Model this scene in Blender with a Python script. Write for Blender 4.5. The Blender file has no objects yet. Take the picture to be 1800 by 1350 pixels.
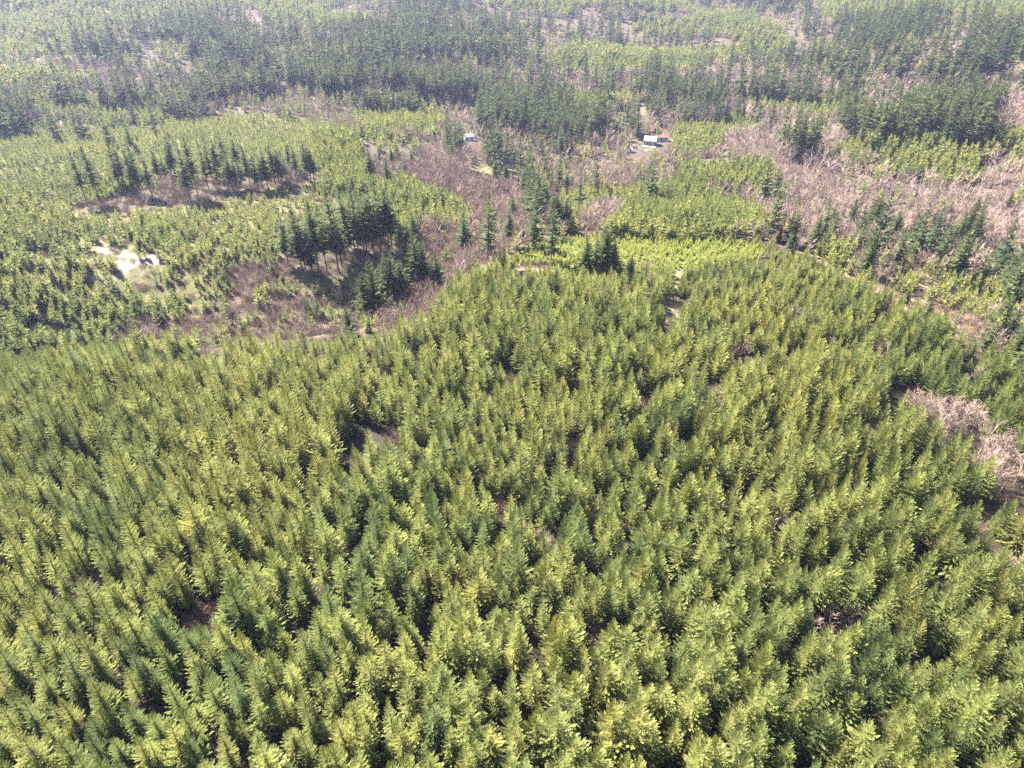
import bpy, math, random
import numpy as np
from mathutils import Vector

R = math.radians
SC = bpy.context.scene
COL = SC.collection

# ------------------------------------------------------------------ camera
CAM_Z, PITCH, FPX = 100.0, R(33.0), 1200.0        # focal length in pixels of the 1800 px wide photo
cam_d = bpy.data.cameras.new('camera')
cam_d.lens = 24.0; cam_d.sensor_width = 36.0
cam_d.clip_start = 0.5; cam_d.clip_end = 20000
cam = bpy.data.objects.new('camera', cam_d); COL.objects.link(cam)
cam.location = (0, 0, CAM_Z); cam.rotation_euler = (R(90) - PITCH, 0, 0)
SC.camera = cam

# ------------------------------------------------------------------ sky and sun
SUN_AZ, SUN_EL = R(-46.0), R(45.0)
world = bpy.data.worlds.new('World'); SC.world = world; world.use_nodes = True
nt = world.node_tree; bg = nt.nodes['Background']
sky = nt.nodes.new('ShaderNodeTexSky'); sky.sky_type = 'NISHITA'; sky.sun_disc = False
sky.sun_elevation = SUN_EL; sky.sun_rotation = SUN_AZ
sky.altitude = 300; sky.air_density = 1.0; sky.dust_density = 0.6; sky.ozone_density = 1.0
nt.links.new(sky.outputs[0], bg.inputs[0]); bg.inputs[1].default_value = 0.05
sun_d = bpy.data.lights.new('sun', 'SUN'); sun_d.energy = 5.0; sun_d.angle = R(0.53); sun_d.color = (1.0, 0.94, 0.82)
sun = bpy.data.objects.new('sun', sun_d); COL.objects.link(sun)
sdir = Vector((math.sin(SUN_AZ) * math.cos(SUN_EL), math.cos(SUN_AZ) * math.cos(SUN_EL), math.sin(SUN_EL)))
sun.rotation_euler = sdir.to_track_quat('Z', 'Y').to_euler(); sun.location = (-200, 200, 400)

vs = SC.view_settings
vs.view_transform = 'Standard'; vs.look = 'None'; vs.gamma = 1.0; vs.use_curve_mapping = False
vs.exposure = 3.2
SC.render.engine = 'CYCLES'
cy = SC.cycles
cy.max_bounces = 3; cy.diffuse_bounces = 2; cy.glossy_bounces = 1; cy.transmission_bounces = 2
cy.volume_bounces = 0; cy.transparent_max_bounces = 4; cy.use_denoising = False; cy.denoising_prefilter = 'NONE'; cy.denoising_input_passes = 'RGB_ALBEDO_NORMAL'
cy.sample_clamp_indirect = 6.0; cy.caustics_reflective = False; cy.caustics_refractive = False

rng = np.random.default_rng(7)

# ------------------------------------------------------------------ terrain
def vnoise(x, y, s, seed):
    """smooth value noise in -1..1, wavelength about s metres"""
    x = np.asarray(x, float) / s + 1000.3; y = np.asarray(y, float) / s + 1000.7
    xi = np.floor(x).astype(np.int64); yi = np.floor(y).astype(np.int64)
    fx = x - xi; fy = y - yi
    fx = fx * fx * (3 - 2 * fx); fy = fy * fy * (3 - 2 * fy)
    def hsh(a, b):
        h = (a * 374761393 + b * 668265263 + seed * 974634711) & 0x7fffffff
        h = ((h ^ (h >> 13)) * 1274126177) & 0x7fffffff
        return ((h ^ (h >> 16)) & 0xffff) / 32767.5 - 1.0
    a = hsh(xi, yi); b = hsh(xi + 1, yi); c = hsh(xi, yi + 1); d = hsh(xi + 1, yi + 1)
    return (a + (b - a) * fx) * (1 - fy) + (c + (d - c) * fx) * fy

def sstep(a, b, x):
    t = np.clip((np.asarray(x, float) - a) / (b - a), 0, 1)
    return t * t * (3 - 2 * t)

EDGE_A = np.array([-180, -90, -60, -41, -25, -9, -2, 4, 21, 30, 42, 60, 90, 180.])
EDGE_R = np.array([230, 230, 222, 212, 190, 186, 228, 255, 283, 256, 207, 190, 200, 230.])

def height(x, y):
    x = np.asarray(x, float); y = np.asarray(y, float)
    r = np.hypot(x, y) + 1e-6; a = np.degrees(np.arctan2(x, y))
    d = r - np.interp(a, EDGE_A, EDGE_R)
    z = 4.0 * np.exp(-(((x - 60) / 110) ** 2 + ((y - 215) / 70) ** 2))
    z += -7.0 * sstep(20, 190, -x) * sstep(260, 120, y)
    z += 1.4 * vnoise(x, y, 45, 1) + 0.35 * vnoise(x, y, 9, 2)
    wl = sstep(4, -14, a)                          # left side: a ravine, then a second bench
    wr = 1 - wl
    rav = -11 * sstep(0, 26, d) + 9 * sstep(38, 95, d)
    left = rav - 2 * sstep(90, 180, d) - 12 * sstep(175, 420, d)
    right = -24 * sstep(0, 120, d) - 2 * sstep(130, 420, d)
    right += 20 * sstep(15, 38, a) * sstep(120, 400, d)       # facing slope on the right
    z += wl * left + wr * right
    far = sstep(60, 260, d)
    z += far * (3.5 * vnoise(x, y, 110, 3) + 1.2 * vnoise(x, y, 40, 4))
    z += sstep(250, 600, d) * 9 * vnoise(x, y, 300, 5)
    z += 0.05 * np.maximum(r - 700, 0) + 22 * sstep(900, 1500, r) * vnoise(x, y, 520, 6)
    return z

cP, sP = math.cos(PITCH), math.sin(PITCH)
def project(x, y, z):
    """world -> pixel of the 1800x1350 photograph, and depth"""
    dz = z - CAM_Z
    dep = y * cP - dz * sP
    up = y * sP + dz * cP
    dep_s = np.maximum(dep, 1e-3)
    return 900 + FPX * x / dep_s, 675 - FPX * up / dep_s, dep

def ground_at(px, py):
    """first place where the sight line of a pixel meets the ground"""
    u = (px - 900) / FPX; v = (675 - py) / FPX
    dv = np.array([u, cP + v * sP, -sP + v * cP]); dv /= np.linalg.norm(dv)
    t = np.arange(60, 3500, 0.5)
    X = dv[0] * t; Y = dv[1] * t; Z = CAM_Z + dv[2] * t
    hit = np.nonzero(Z <= height(X, Y))[0]
    k = hit[0] if len(hit) else -1
    return float(X[k]), float(Y[k])

# ------------------------------------------------------------------ land cover, read off the photograph
# P near plantation, p second bench plantation (small), q plantation beyond the crest, s saplings,
# O old conifers, M mixed conifers and bare trees, B bare trees, b pale dead grass, G lawn, R bare pale earth, Y yard
CLS = 'PpqsOMBbGRYt'
POLY = [
 ('P', [(-900, 430), (2700, 430), (2700, 2400), (-900, 2400)]),
 # ---- everything beyond the crest and the ravine
 ('M', [(-900, -400), (2700, -400), (2700, 680), (1800, 680), (1715, 612), (1625, 555), (1545, 492), (1450, 448), (1340, 414),
        (1180, 405), (990, 410), (910, 432), (850, 470), (800, 500), (770, 545), (640, 590), (420, 600), (170, 612), (-900, 640)]),
 ('p', [(-900, 258), (560, 258), (700, 330), (835, 375), (800, 400), (700, 420), (700, 470), (560, 500), (420, 500), (330, 575), (180, 612), (-900, 660)]),
 # far left
 ('O', [(-900, -400), (300, -400), (300, 178), (285, 198), (150, 206), (-900, 206)]),
 ('M', [(-900, 205), (180, 205), (150, 222), (-900, 226)]),
 ('p', [(-900, 250), (-900, 215), (250, 218), (300, 205), (480, 196), (545, 190), (560, 262), (-900, 262)]),
 ('O', [(150, 198), (292, 196), (285, 214), (180, 222)]),
 ('M', [(440, 169), (620, 169), (620, 250), (560, 250), (540, 205), (440, 196)]),
 ('q', [(545, 215), (640, 240), (650, 330), (560, 330)]),
 ('q', [(610, 196), (680, 180), (740, 180), (790, 205), (770, 236), (690, 236), (620, 225)]),
 ('O', [(300, -400), (1110, -400), (1000, 169), (1000, 186), (1100, 190), (1130, 215), (1100, 232), (990, 226), (880, 210), (800, 204), (740, 178), (640, 178), (560, 174), (440, 176), (300, 180)]),
 ('q', [(1000, 166), (1110, 166), (1100, 188), (1010, 188)]),
 ('M', [(800, 204), (1000, 228), (1180, 225), (1180, 330), (1060, 350), (930, 330), (910, 260), (820, 240)]),
 ('O', [(630, 235), (745, 250), (735, 296), (660, 292), (630, 262)]),
 ('q', [(640, 318), (760, 310), (835, 375), (800, 400), (700, 410), (670, 380)]),
 ('B', [(735, 262), (790, 252), (905, 272), (912, 290), (930, 400), (900, 420), (850, 380), (780, 330), (735, 300)]),
 ('B', [(700, 300), (770, 300), (830, 360), (760, 330)]),
 ('G', [(826, 290), (905, 287), (912, 297), (900, 306), (868, 308), (838, 303)]),
 # centre, valley behind the crest
 ('q', [(985, 345), (1060, 335), (1200, 318), (1340, 372), (1345, 400), (1180, 412), (1060, 408), (1000, 398)]),
 ('B', [(1015, 385), (1075, 362), (1105, 380), (1060, 408), (1010, 408)]),
 ('B', [(1060, 300), (1130, 295), (1110, 330), (1060, 330)]),
 ('q', [(1180, 200), (1330, 200), (1345, 232), (1290, 262), (1190, 275)]),
 ('q', [(1180, 290), (1330, 275), (1390, 300), (1330, 330), (1200, 320)]),
 ('B', [(1280, 232), (1350, 230), (1360, 262), (1260, 272)]),
 # right
 ('q', [(1270, 166), (1470, 166), (1490, 205), (1440, 206), (1330, 190)]),
 ('B', [(1180, 205), (1290, 190), (1440, 206), (1510, 225), (1520, 246), (1440, 250), (1390, 225), (1300, 200), (1190, 215)]),
 ('O', [(1430, -400), (2700, -400), (2700, 166), (1740, 200), (1750, 230), (1640, 238), (1530, 222), (1480, 205)]),
 ('B', [(1500, 169), (1590, 169), (1585, 190), (1520, 190)]),
 ('B', [(1735, 185), (1790, 160), (2700, 160), (2700, 250), (1780, 240)]),
 ('O', [(1372, 222), (1440, 220), (1440, 256), (1390, 260)]),
 ('B', [(1350, 270), (1450, 262), (1800, 300), (2700, 300), (2700, 420), (1800, 430), (1700, 420), (1600, 400), (1440, 380), (1390, 330)]),
 ('q', [(1440, 262), (1560, 240), (1790, 228), (2700, 230), (2700, 262), (1780, 268), (1720, 282), (1735, 322), (1640, 318), (1520, 300)]),
 ('B', [(1440, 275), (1560, 278), (1540, 286), (1450, 285)]),
 ('M', [(1390, 385), (1600, 400), (1800, 420), (2700, 430), (2700, 640), (1800, 640), (1720, 560), (1560, 490), (1440, 440)]),
 ('q', [(1430, 420), (1505, 425), (1512, 470), (1440, 445)]),
 ('t', [(1560, 455), (1800, 500), (1800, 560), (1700, 540), (1570, 490)]),
 ('b', [(1330, 398), (1352, 388), (1400, 410), (1360, 418)]),
 ('b', [(1420, 430), (1460, 444), (1520, 478), (1560, 490), (1640, 512), (1725, 545), (1735, 580), (1690, 585), (1640, 568), (1600, 540), (1540, 500), (1470, 470)]),
 ('P', [(1720, 600), (1800, 645), (2700, 660), (2700, 760), (1800, 720)]),
 # crest with saplings
 ('s', [(893, 446), (935, 418), (1000, 410), (1100, 407), (1280, 416), (1345, 424), (1335, 446), (1240, 458), (1195, 468), (1120, 486), (990, 484), (900, 470)]),
 ('b', [(903, 456), (985, 458), (980, 474), (905, 472)]),
 ('b', [(1128, 466), (1152, 466), (1150, 480), (1130, 480)]),
 ('t', [(1176, 515), (1198, 515), (1198, 566), (1160, 566)]),
 ('G', [(1186, 474), (1202, 459), (1200, 490), (1196, 518), (1185, 518)]),
 # ravine brush on the left
 ('B', [(392, 470), (520, 455), (640, 480), (700, 470), (760, 500), (790, 560), (740, 572), (650, 582), (640, 530), (560, 515), (470, 510), (400, 498)]),
 ('B', [(180, 588), (250, 560), (330, 560), (400, 562), (520, 525), (620, 540), (560, 560), (420, 585), (300, 600), (190, 606)]),
 ('B', [(735, 390), (800, 395), (890, 410), (895, 440), (850, 460), (800, 480), (770, 470), (740, 440)]),
 ('O', [(140, 356), (250, 336), (400, 312), (562, 306), (562, 318), (440, 336), (340, 358), (155, 370)]),
 ('O', [(498, 440), (600, 420), (704, 420), (704, 466), (640, 480), (560, 490), (500, 478)]),
 ('B', [(278, 326), (332, 322), (336, 352), (300, 358)]),
 ('B', [(505, 312), (530, 308), (528, 322), (508, 322)]),
 # bare earth
 ('R', [(200, 398), (210, 402), (192, 432), (205, 442), (190, 446), (150, 442), (160, 432), (182, 414)]),
 ('R', [(190, 440), (212, 440), (240, 450), (290, 448), (285, 462), (240, 470), (228, 480), (212, 482), (212, 470), (205, 455)]),
 ('R', [(150, 490), (168, 482), (240, 484), (228, 496), (200, 502), (158, 504)]),
 # yards round the houses
 ('Y', [(1098, 262), (1128, 242), (1150, 238), (1172, 240), (1178, 250), (1165, 256), (1150, 260), (1105, 270)]),
 ('Y', [(1104, 178), (1140, 178), (1136, 204), (1116, 204)]),
 ('Y', [(815, 240), (832, 238), (834, 254), (816, 254)]),
]
def in_poly(px, py, poly):
    inside = np.zeros(px.shape, bool); n = len(poly)
    for i in range(n):
        x0, y0 = poly[i]; x1, y1 = poly[(i + 1) % n]
        if y0 == y1: continue
        c = ((y0 > py) != (y1 > py)) & (px < (x1 - x0) * (py - y0) / (y1 - y0) + x0)
        inside ^= c
    return inside

def land_class(x, y, z, jit=5.0, dz=0.0):
    px, py, dep = project(x, y, z + dz)
    sc = np.where(py > 620, 1.0, jit)
    px = px + sc * 1.6 * vnoise(x, y, 14, 11); py = py + sc * 0.7 * vnoise(x, y, 14, 12)
    px = np.clip(px, -860, 2660); py = np.clip(py, -380, 2300)
    out = np.full(px.shape, CLS.index('P'), np.int8)
    for c, poly in POLY:
        out[in_poly(px, py, poly)] = CLS.index(c)
    out[(out == CLS.index('R')) & (vnoise(x, y, 3.2, 15) + .6 * vnoise(x, y, 9, 16) < -.45)] = CLS.index('p')
    cut = (out == CLS.index('O')) & (np.hypot(x, y) > 470) & (vnoise(x, y, 75, 19) + .5 * vnoise(x, y, 28, 20) < np.where(px < 620, .18, -.12)) & ((px < 760) | (py < 166))
    out[cut] = CLS.index('q')
    rv = (px < 660) & (py > 430) & (py < 640) & (out == CLS.index('B')) & (vnoise(x, y, 11, 17) + .5 * vnoise(x, y, 30, 18) > -.05)
    out[rv] = CLS.index('p')
    # ground nearer than the crest is plantation whatever its pixel is
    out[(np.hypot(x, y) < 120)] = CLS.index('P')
    # above the part of the far country that can be read: stands alternate
    far = (py < 166) & (np.hypot(x, y) > 500)
    n = vnoise(x, y, 260, 21) + 0.5 * vnoise(x, y, 90, 22)
    out[far] = np.where(n > 0.15, CLS.index('q'), np.where(n > -.05, CLS.index('B'), np.where(n > -0.4, CLS.index('M'), CLS.index('O'))))[far]
    return out

# ------------------------------------------------------------------ materials
def new_mat(name):
    m = bpy.data.materials.new(name); m.use_nodes = True
    n = m.node_tree.nodes; n.clear()
    return m, n, m.node_tree.links

def mixcol(n, l, a, b, f, mode='MIX'):
    k = n.new('ShaderNodeMix'); k.data_type = 'RGBA'; k.blend_type = mode
    for s, v in ((6, a), (7, b), (0, f)):
        if isinstance(v, (tuple, list)): k.inputs[s].default_value = tuple(v) + (1,) * (4 - len(v))
        elif isinstance(v, (int, float)): k.inputs[s].default_value = v
        else: l.new(v, k.inputs[s])
    return k.outputs[2]

def foliage(name, dark, light, yellow, trans=0.38, rough=0.55, spec=0.25):
    m, n, l = new_mat(name)
    out = n.new('ShaderNodeOutputMaterial')
    oi = n.new('ShaderNodeObjectInfo'); geo = n.new('ShaderNodeNewGeometry')
    at = n.new('ShaderNodeAttribute'); at.attribute_name = 'var'
    col = mixcol(n, l, dark, light, oi.outputs['Random'])
    nz = n.new('ShaderNodeTexNoise'); nz.inputs['Scale'].default_value = 0.022; nz.inputs['Detail'].default_value = 3
    l.new(geo.outputs['Position'], nz.inputs['Vector'])
    rp = n.new('ShaderNodeMapRange'); rp.inputs[1].default_value = 0.38; rp.inputs[2].default_value = 0.68; rp.inputs[4].default_value = 0.55
    l.new(nz.outputs[0], rp.inputs[0])
    col = mixcol(n, l, col, yellow, rp.outputs[0])
    m1 = n.new('ShaderNodeMath'); m1.operation = 'MULTIPLY'; m1.inputs[1].default_value = 17.31; l.new(oi.outputs['Random'], m1.inputs[0])
    m2 = n.new('ShaderNodeMath'); m2.operation = 'FRACT'; l.new(m1.outputs[0], m2.inputs[0])
    r3 = n.new('ShaderNodeMapRange'); r3.inputs[1].default_value = 0.5; r3.inputs[4].default_value = 0.2; l.new(m2.outputs[0], r3.inputs[0])
    r4 = n.new('ShaderNodeMapRange'); r4.inputs[1].default_value = 0.28; r4.inputs[2].default_value = 0.0; r4.inputs[4].default_value = 0.18; l.new(m2.outputs[0], r4.inputs[0])
    col = mixcol(n, l, col, (dark[0] * .9, dark[1] * 1.15, dark[2] * 1.7), r3.outputs[0])
    col = mixcol(n, l, col, (yellow[0] * 1.1, yellow[1] * .9, yellow[2] * .9), r4.outputs[0])
    br = n.new('ShaderNodeMapRange'); br.inputs[3].default_value = 0.55; br.inputs[4].default_value = 1.45
    l.new(at.outputs['Fac'], br.inputs[0])
    hsv = n.new('ShaderNodeHueSaturation'); l.new(col, hsv.inputs['Color']); l.new(br.outputs[0], hsv.inputs['Value'])
    p = n.new('ShaderNodeBsdfPrincipled'); p.inputs['Roughness'].default_value = rough
    p.inputs['Specular IOR Level'].default_value = spec
    l.new(hsv.outputs[0], p.inputs['Base Color'])
    t = n.new('ShaderNodeBsdfTranslucent')
    tc = mixcol(n, l, hsv.outputs[0], (1.25, 1.2, 0.55), 1.0, 'MULTIPLY'); l.new(tc, t.inputs[0])
    ms = n.new('ShaderNodeMixShader'); ms.inputs[0].default_value = trans
    l.new(p.outputs[0], ms.inputs[1]); l.new(t.outputs[0], ms.inputs[2]); l.new(ms.outputs[0], out.inputs[0])
    return m

def bark(name, c1, c2, scale=1.5, rough=0.85):
    m, n, l = new_mat(name)
    out = n.new('ShaderNodeOutputMaterial'); p = n.new('ShaderNodeBsdfPrincipled')
    tc = n.new('ShaderNodeTexCoord'); nz = n.new('ShaderNodeTexNoise'); nz.inputs['Scale'].default_value = scale
    nz.inputs['Detail'].default_value = 4
    l.new(tc.outputs['Object'], nz.inputs['Vector'])
    oi = n.new('ShaderNodeObjectInfo')
    c = mixcol(n, l, c1, c2, nz.outputs[0])
    br = n.new('ShaderNodeMapRange'); br.inputs[3].default_value = 0.75; br.inputs[4].default_value = 1.25
    l.new(oi.outputs['Random'], br.inputs[0])
    hsv = n.new('ShaderNodeHueSaturation'); l.new(c, hsv.inputs['Color']); l.new(br.outputs[0], hsv.inputs['Value'])
    l.new(hsv.outputs[0], p.inputs['Base Color']); p.inputs['Roughness'].default_value = rough
    p.inputs['Specular IOR Level'].default_value = 0.2
    l.new(p.outputs[0], out.inputs[0])
    return m

def plain(name, c, rough=0.6, metallic=0.0, var=0.12, scale=2.0):
    m, n, l = new_mat(name)
    out = n.new('ShaderNodeOutputMaterial'); p = n.new('ShaderNodeBsdfPrincipled')
    tc = n.new('ShaderNodeTexCoord'); nz = n.new('ShaderNodeTexNoise'); nz.inputs['Scale'].default_value = scale
    nz.inputs['Detail'].default_value = 4; l.new(tc.outputs['Object'], nz.inputs['Vector'])
    lo = tuple(v * (1 - var) for v in c); hi = tuple(min(1, v * (1 + var)) for v in c)
    l.new(mixcol(n, l, lo, hi, nz.outputs[0]), p.inputs['Base Color'])
    p.inputs['Roughness'].default_value = rough; p.inputs['Metallic'].default_value = metallic
    l.new(p.outputs[0], out.inputs[0])
    return m

M_FIR = foliage('fir_needles', (0.055, 0.080, 0.030), (0.170, 0.188, 0.056), (0.235, 0.225, 0.070), 0.36, spec=0.04, rough=0.85)
M_SAP = foliage('sapling_needles', (0.16, 0.19, 0.045), (0.25, 0.265, 0.065), (0.27, 0.27, 0.075), 0.42, spec=0.04, rough=0.85)
M_OLD = foliage('old_needles', (0.028, 0.044, 0.022), (0.088, 0.106, 0.044), (0.080, 0.092, 0.042), 0.30, spec=0.03, rough=0.85)
M_BARK = bark('conifer_bark', (0.045, 0.036, 0.028), (0.10, 0.08, 0.062))
M_ALDER = bark('alder_bark', (0.24, 0.19, 0.16), (0.38, 0.31, 0.26))
M_TWIG = bark('bare_twigs', (0.19, 0.132, 0.112), (0.35, 0.255, 0.215), 0.5)
M_BRUSH = bark('brush_twigs', (0.15, 0.10, 0.078), (0.30, 0.215, 0.165), 0.6)

def ground_material():
    m, n, l = new_mat('ground_cover')
    out = n.new('ShaderNodeOutputMaterial'); p = n.new('ShaderNodeBsdfPrincipled')
    at = n.new('ShaderNodeAttribute'); at.attribute_name = 'cover'
    geo = n.new('ShaderNodeNewGeometry')
    def noise(s, d=4):
        k = n.new('ShaderNodeTexNoise'); k.inputs['Scale'].default_value = s; k.inputs['Detail'].default_value = d
        l.new(geo.outputs['Position'], k.inputs['Vector']); return k.outputs[0]
    a = noise(0.35, 6); b = noise(2.2, 4)
    r1 = n.new('ShaderNodeMapRange'); r1.inputs[1].default_value = 0.3; r1.inputs[2].default_value = 0.7
    r1.inputs[3].default_value = 0.55; r1.inputs[4].default_value = 1.3; l.new(a, r1.inputs[0])
    r2 = n.new('ShaderNodeMapRange'); r2.inputs[1].default_value = 0.3; r2.inputs[2].default_value = 0.7
    r2.inputs[3].default_value = 0.7; r2.inputs[4].default_value = 1.3; l.new(b, r2.inputs[0])
    mm = n.new('ShaderNodeMath'); mm.operation = 'MULTIPLY'; l.new(r1.outputs[0], mm.inputs[0]); l.new(r2.outputs[0], mm.inputs[1])
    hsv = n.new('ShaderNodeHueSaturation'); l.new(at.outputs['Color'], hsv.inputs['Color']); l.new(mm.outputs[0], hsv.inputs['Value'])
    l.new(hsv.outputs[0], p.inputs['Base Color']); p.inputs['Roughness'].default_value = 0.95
    p.inputs['Specular IOR Level'].default_value = 0.1
    bm = n.new('ShaderNodeBump'); bm.inputs['Strength'].default_value = 0.8; bm.inputs['Distance'].default_value = 0.5
    l.new(a, bm.inputs['Height']); l.new(bm.outputs[0], p.inputs['Normal'])
    l.new(p.outputs[0], out.inputs[0])
    return m

# ------------------------------------------------------------------ the ground, one sheet to the horizon
def build_ground():
    rr = [4.0]
    while rr[-1] < 60: rr.append(rr[-1] * 1.06)
    while rr[-1] < 640: rr.append(rr[-1] * 1.0075)
    while rr[-1] < 6000: rr.append(rr[-1] * 1.025)
    aa = np.concatenate([np.arange(-180, -52, 4.0), np.arange(-52, 52, 0.3), np.arange(52, 180, 4.0)])
    rr = np.array(rr); aa = np.radians(aa)
    RR, AA = np.meshgrid(rr, aa, indexing='ij')
    X = RR * np.sin(AA); Y = RR * np.cos(AA); Z = height(X, Y)
    nr, na = X.shape
    V = np.stack([X, Y, Z], -1).reshape(-1, 3)
    i = np.arange(nr - 1)[:, None]; j = np.arange(na)[None, :]; j2 = (j + 1) % na
    F = np.stack([i * na + j, i * na + j2, (i + 1) * na + j2, (i + 1) * na + j], -1).reshape(-1, 4)
    V = np.vstack([V, [[0, 0, float(height(0., 0.))]]]); c = len(V) - 1
    F = F[:, ::-1].tolist() + [[c, int(k), int((k + 1) % na)] for k in range(na)]
    me = bpy.data.meshes.new('ground'); me.from_pydata(V.tolist(), [], F); me.update()
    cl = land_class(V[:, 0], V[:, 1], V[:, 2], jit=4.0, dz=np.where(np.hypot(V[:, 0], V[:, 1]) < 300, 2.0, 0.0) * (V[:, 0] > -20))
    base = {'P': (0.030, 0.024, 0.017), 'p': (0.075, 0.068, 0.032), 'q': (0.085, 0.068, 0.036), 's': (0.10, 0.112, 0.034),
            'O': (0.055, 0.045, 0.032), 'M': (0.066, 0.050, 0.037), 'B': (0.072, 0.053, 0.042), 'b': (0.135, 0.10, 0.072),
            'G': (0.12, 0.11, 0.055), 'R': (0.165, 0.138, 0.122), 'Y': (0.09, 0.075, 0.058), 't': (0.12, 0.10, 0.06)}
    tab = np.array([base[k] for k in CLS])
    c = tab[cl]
    ca = me.color_attributes.new('cover', 'FLOAT_COLOR', 'POINT')
    ca.data.foreach_set('color', np.hstack([c, np.ones((len(c), 1))]).ravel())
    me.polygons.foreach_set('use_smooth', [True] * len(me.polygons))
    me.materials.append(ground_material())
    o = bpy.data.objects.new('ground', me); COL.objects.link(o); o['kind'] = 'structure'
    o['label'] = 'rolling forest floor of brown litter, dead grass and bare earth'
    return o
build_ground()

# ------------------------------------------------------------------ mesh building helpers
class MB:
    def __init__(s): s.v = []; s.f = []; s.a = []
    def tri(s, a, b, c, w=0.5):
        k = len(s.v); s.v += [a, b, c]; s.f.append((k, k + 1, k + 2)); s.a += [w] * 3
    def tube(s, p, q, r0, r1, n=5, w=0.5):
        p = Vector(p); q = Vector(q); d = (q - p).normalized()
        u = d.orthogonal().normalized(); v = d.cross(u); k = len(s.v)
        for c, r in ((p, r0), (q, r1)):
            for i in range(n):
                t = 2 * math.pi * i / n; s.v.append(tuple(c + u * (r * math.cos(t)) + v * (r * math.sin(t)))); s.a.append(w)
        for i in range(n):
            j = (i + 1) % n; s.f.append((k + i, k + j, k + n + j, k + n + i))
    def box(s, x0, x1, y0, y1, z0, z1):
        k = len(s.v)
        s.v += [(x0, y0, z0), (x1, y0, z0), (x1, y1, z0), (x0, y1, z0), (x0, y0, z1), (x1, y0, z1), (x1, y1, z1), (x0, y1, z1)]
        s.a += [0.5] * 8
        s.f += [tuple(k + i for i in q) for q in ((0, 3, 2, 1), (4, 5, 6, 7), (0, 1, 5, 4), (1, 2, 6, 5), (2, 3, 7, 6), (3, 0, 4, 7))]
    def mesh(s, name, mat, smooth=False):
        me = bpy.data.meshes.new(name); me.from_pydata([tuple(p) for p in s.v], [], s.f); me.update()
        at = me.attributes.new('var', 'FLOAT', 'POINT'); at.data.foreach_set('value', s.a)
        me.materials.append(mat)
        if smooth: me.polygons.foreach_set('use_smooth', [True] * len(me.polygons))
        return me

def spray(mb, p0, az, el, L, rnd, nseg, wide, curl, hang, fill=1.15):
    """one conifer branch: a curved axis carrying flat side sprays of needles"""
    w = rnd.random()
    pts = [Vector(p0)]; e = el
    for i in range(nseg):
        d = Vector((math.cos(az) * math.cos(e), math.sin(az) * math.cos(e), math.sin(e)))
        pts.append(pts[-1] + d * (L / nseg)); e += curl / nseg; az += rnd.uniform(-0.12, 0.12)
    side0 = Vector((-math.sin(az), math.cos(az), 0))
    for i in range(nseg):
        a, b = pts[i], pts[i + 1]; s = (i + 0.5) / nseg
        d = (b - a).normalized(); up = side0.cross(d) * -1
        ln = L * wide * (1.0 - 0.62 * s) * rnd.uniform(0.75, 1.2)
        for sg in (-1, 1):
            dirv = (d * rnd.uniform(0.55, 0.95) + side0 * sg + Vector((0, 0, rnd.uniform(-0.35, 0.30)))).normalized()
            c = a.lerp(b, 0.5) + dirv * ln
            mb.tri(tuple(a), tuple(a.lerp(b, fill)), tuple(c), min(1, max(0, w * 0.6 + rnd.random() * 0.4)))
        if hang and rnd.random() < hang:
            c = a.lerp(b, 0.6) + Vector((rnd.uniform(-.15, .15), rnd.uniform(-.15, .15), -1)) * ln * 0.55 + d * ln * 0.4
            mb.tri(tuple(a), tuple(b), tuple(c), w * 0.6 + rnd.random() * 0.4)
    t = pts[-1]; d = (pts[-1] - pts[-2]).normalized()
    wv = side0 * (L * 0.09)
    mb.tri(tuple(pts[-2] + wv), tuple(pts[-2] - wv), tuple(t + d * L * 0.12), w * 0.6 + rnd.random() * 0.4)

def conifer(seed, H, Rad, levels, nb, base, nseg, wide, hang, shape=0.85, gap=0.0, lift=0.15, curl=0.45, trunk_r=None, fill=1.15):
    rnd = random.Random(seed); cr = MB()
    for i in range(levels):
        t = (i + rnd.uniform(-.3, .3)) / levels
        t = min(max(t, 0), 0.985)
        z = H * (base + (1 - base) * t)
        prof = (1 - t) ** shape * min(1.0, 0.55 + t * 3.2)
        k = nb if t < 0.8 else max(4, nb - 2)
        a0 = rnd.uniform(0, 6.28)
        for j in range(k):
            if rnd.random() < gap: continue
            L = Rad * prof * rnd.uniform(0.62, 1.22) + 0.035 * H * 0.5
            az = a0 + 6.283 * (j + rnd.uniform(-.35, .35)) / k
            el = lift + 0.75 * t ** 1.5 + rnd.uniform(-.14, .14)
            spray(cr, (0, 0, z + rnd.uniform(-.5, .5) * H / levels), az, el, L, rnd, nseg, wide, curl * rnd.uniform(0.3, 1.2) - 0.1, hang, fill)
    w = H * 0.012
    for q in range(3):
        a = q * 2.1; cr.tri((math.cos(a) * w, math.sin(a) * w, H * 0.93), (math.cos(a + 2.1) * w, math.sin(a + 2.1) * w, H * 0.93), (0, 0, H * 1.02), 0.6)
    tr = MB(); r = trunk_r or H * 0.012
    tr.tube((0, 0, -0.6), (0, 0, H * 0.5), r, r * 0.62, 6); tr.tube((0, 0, H * 0.5), (0, 0, H * 0.97), r * 0.62, r * 0.08, 5)
    return cr, tr

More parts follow.
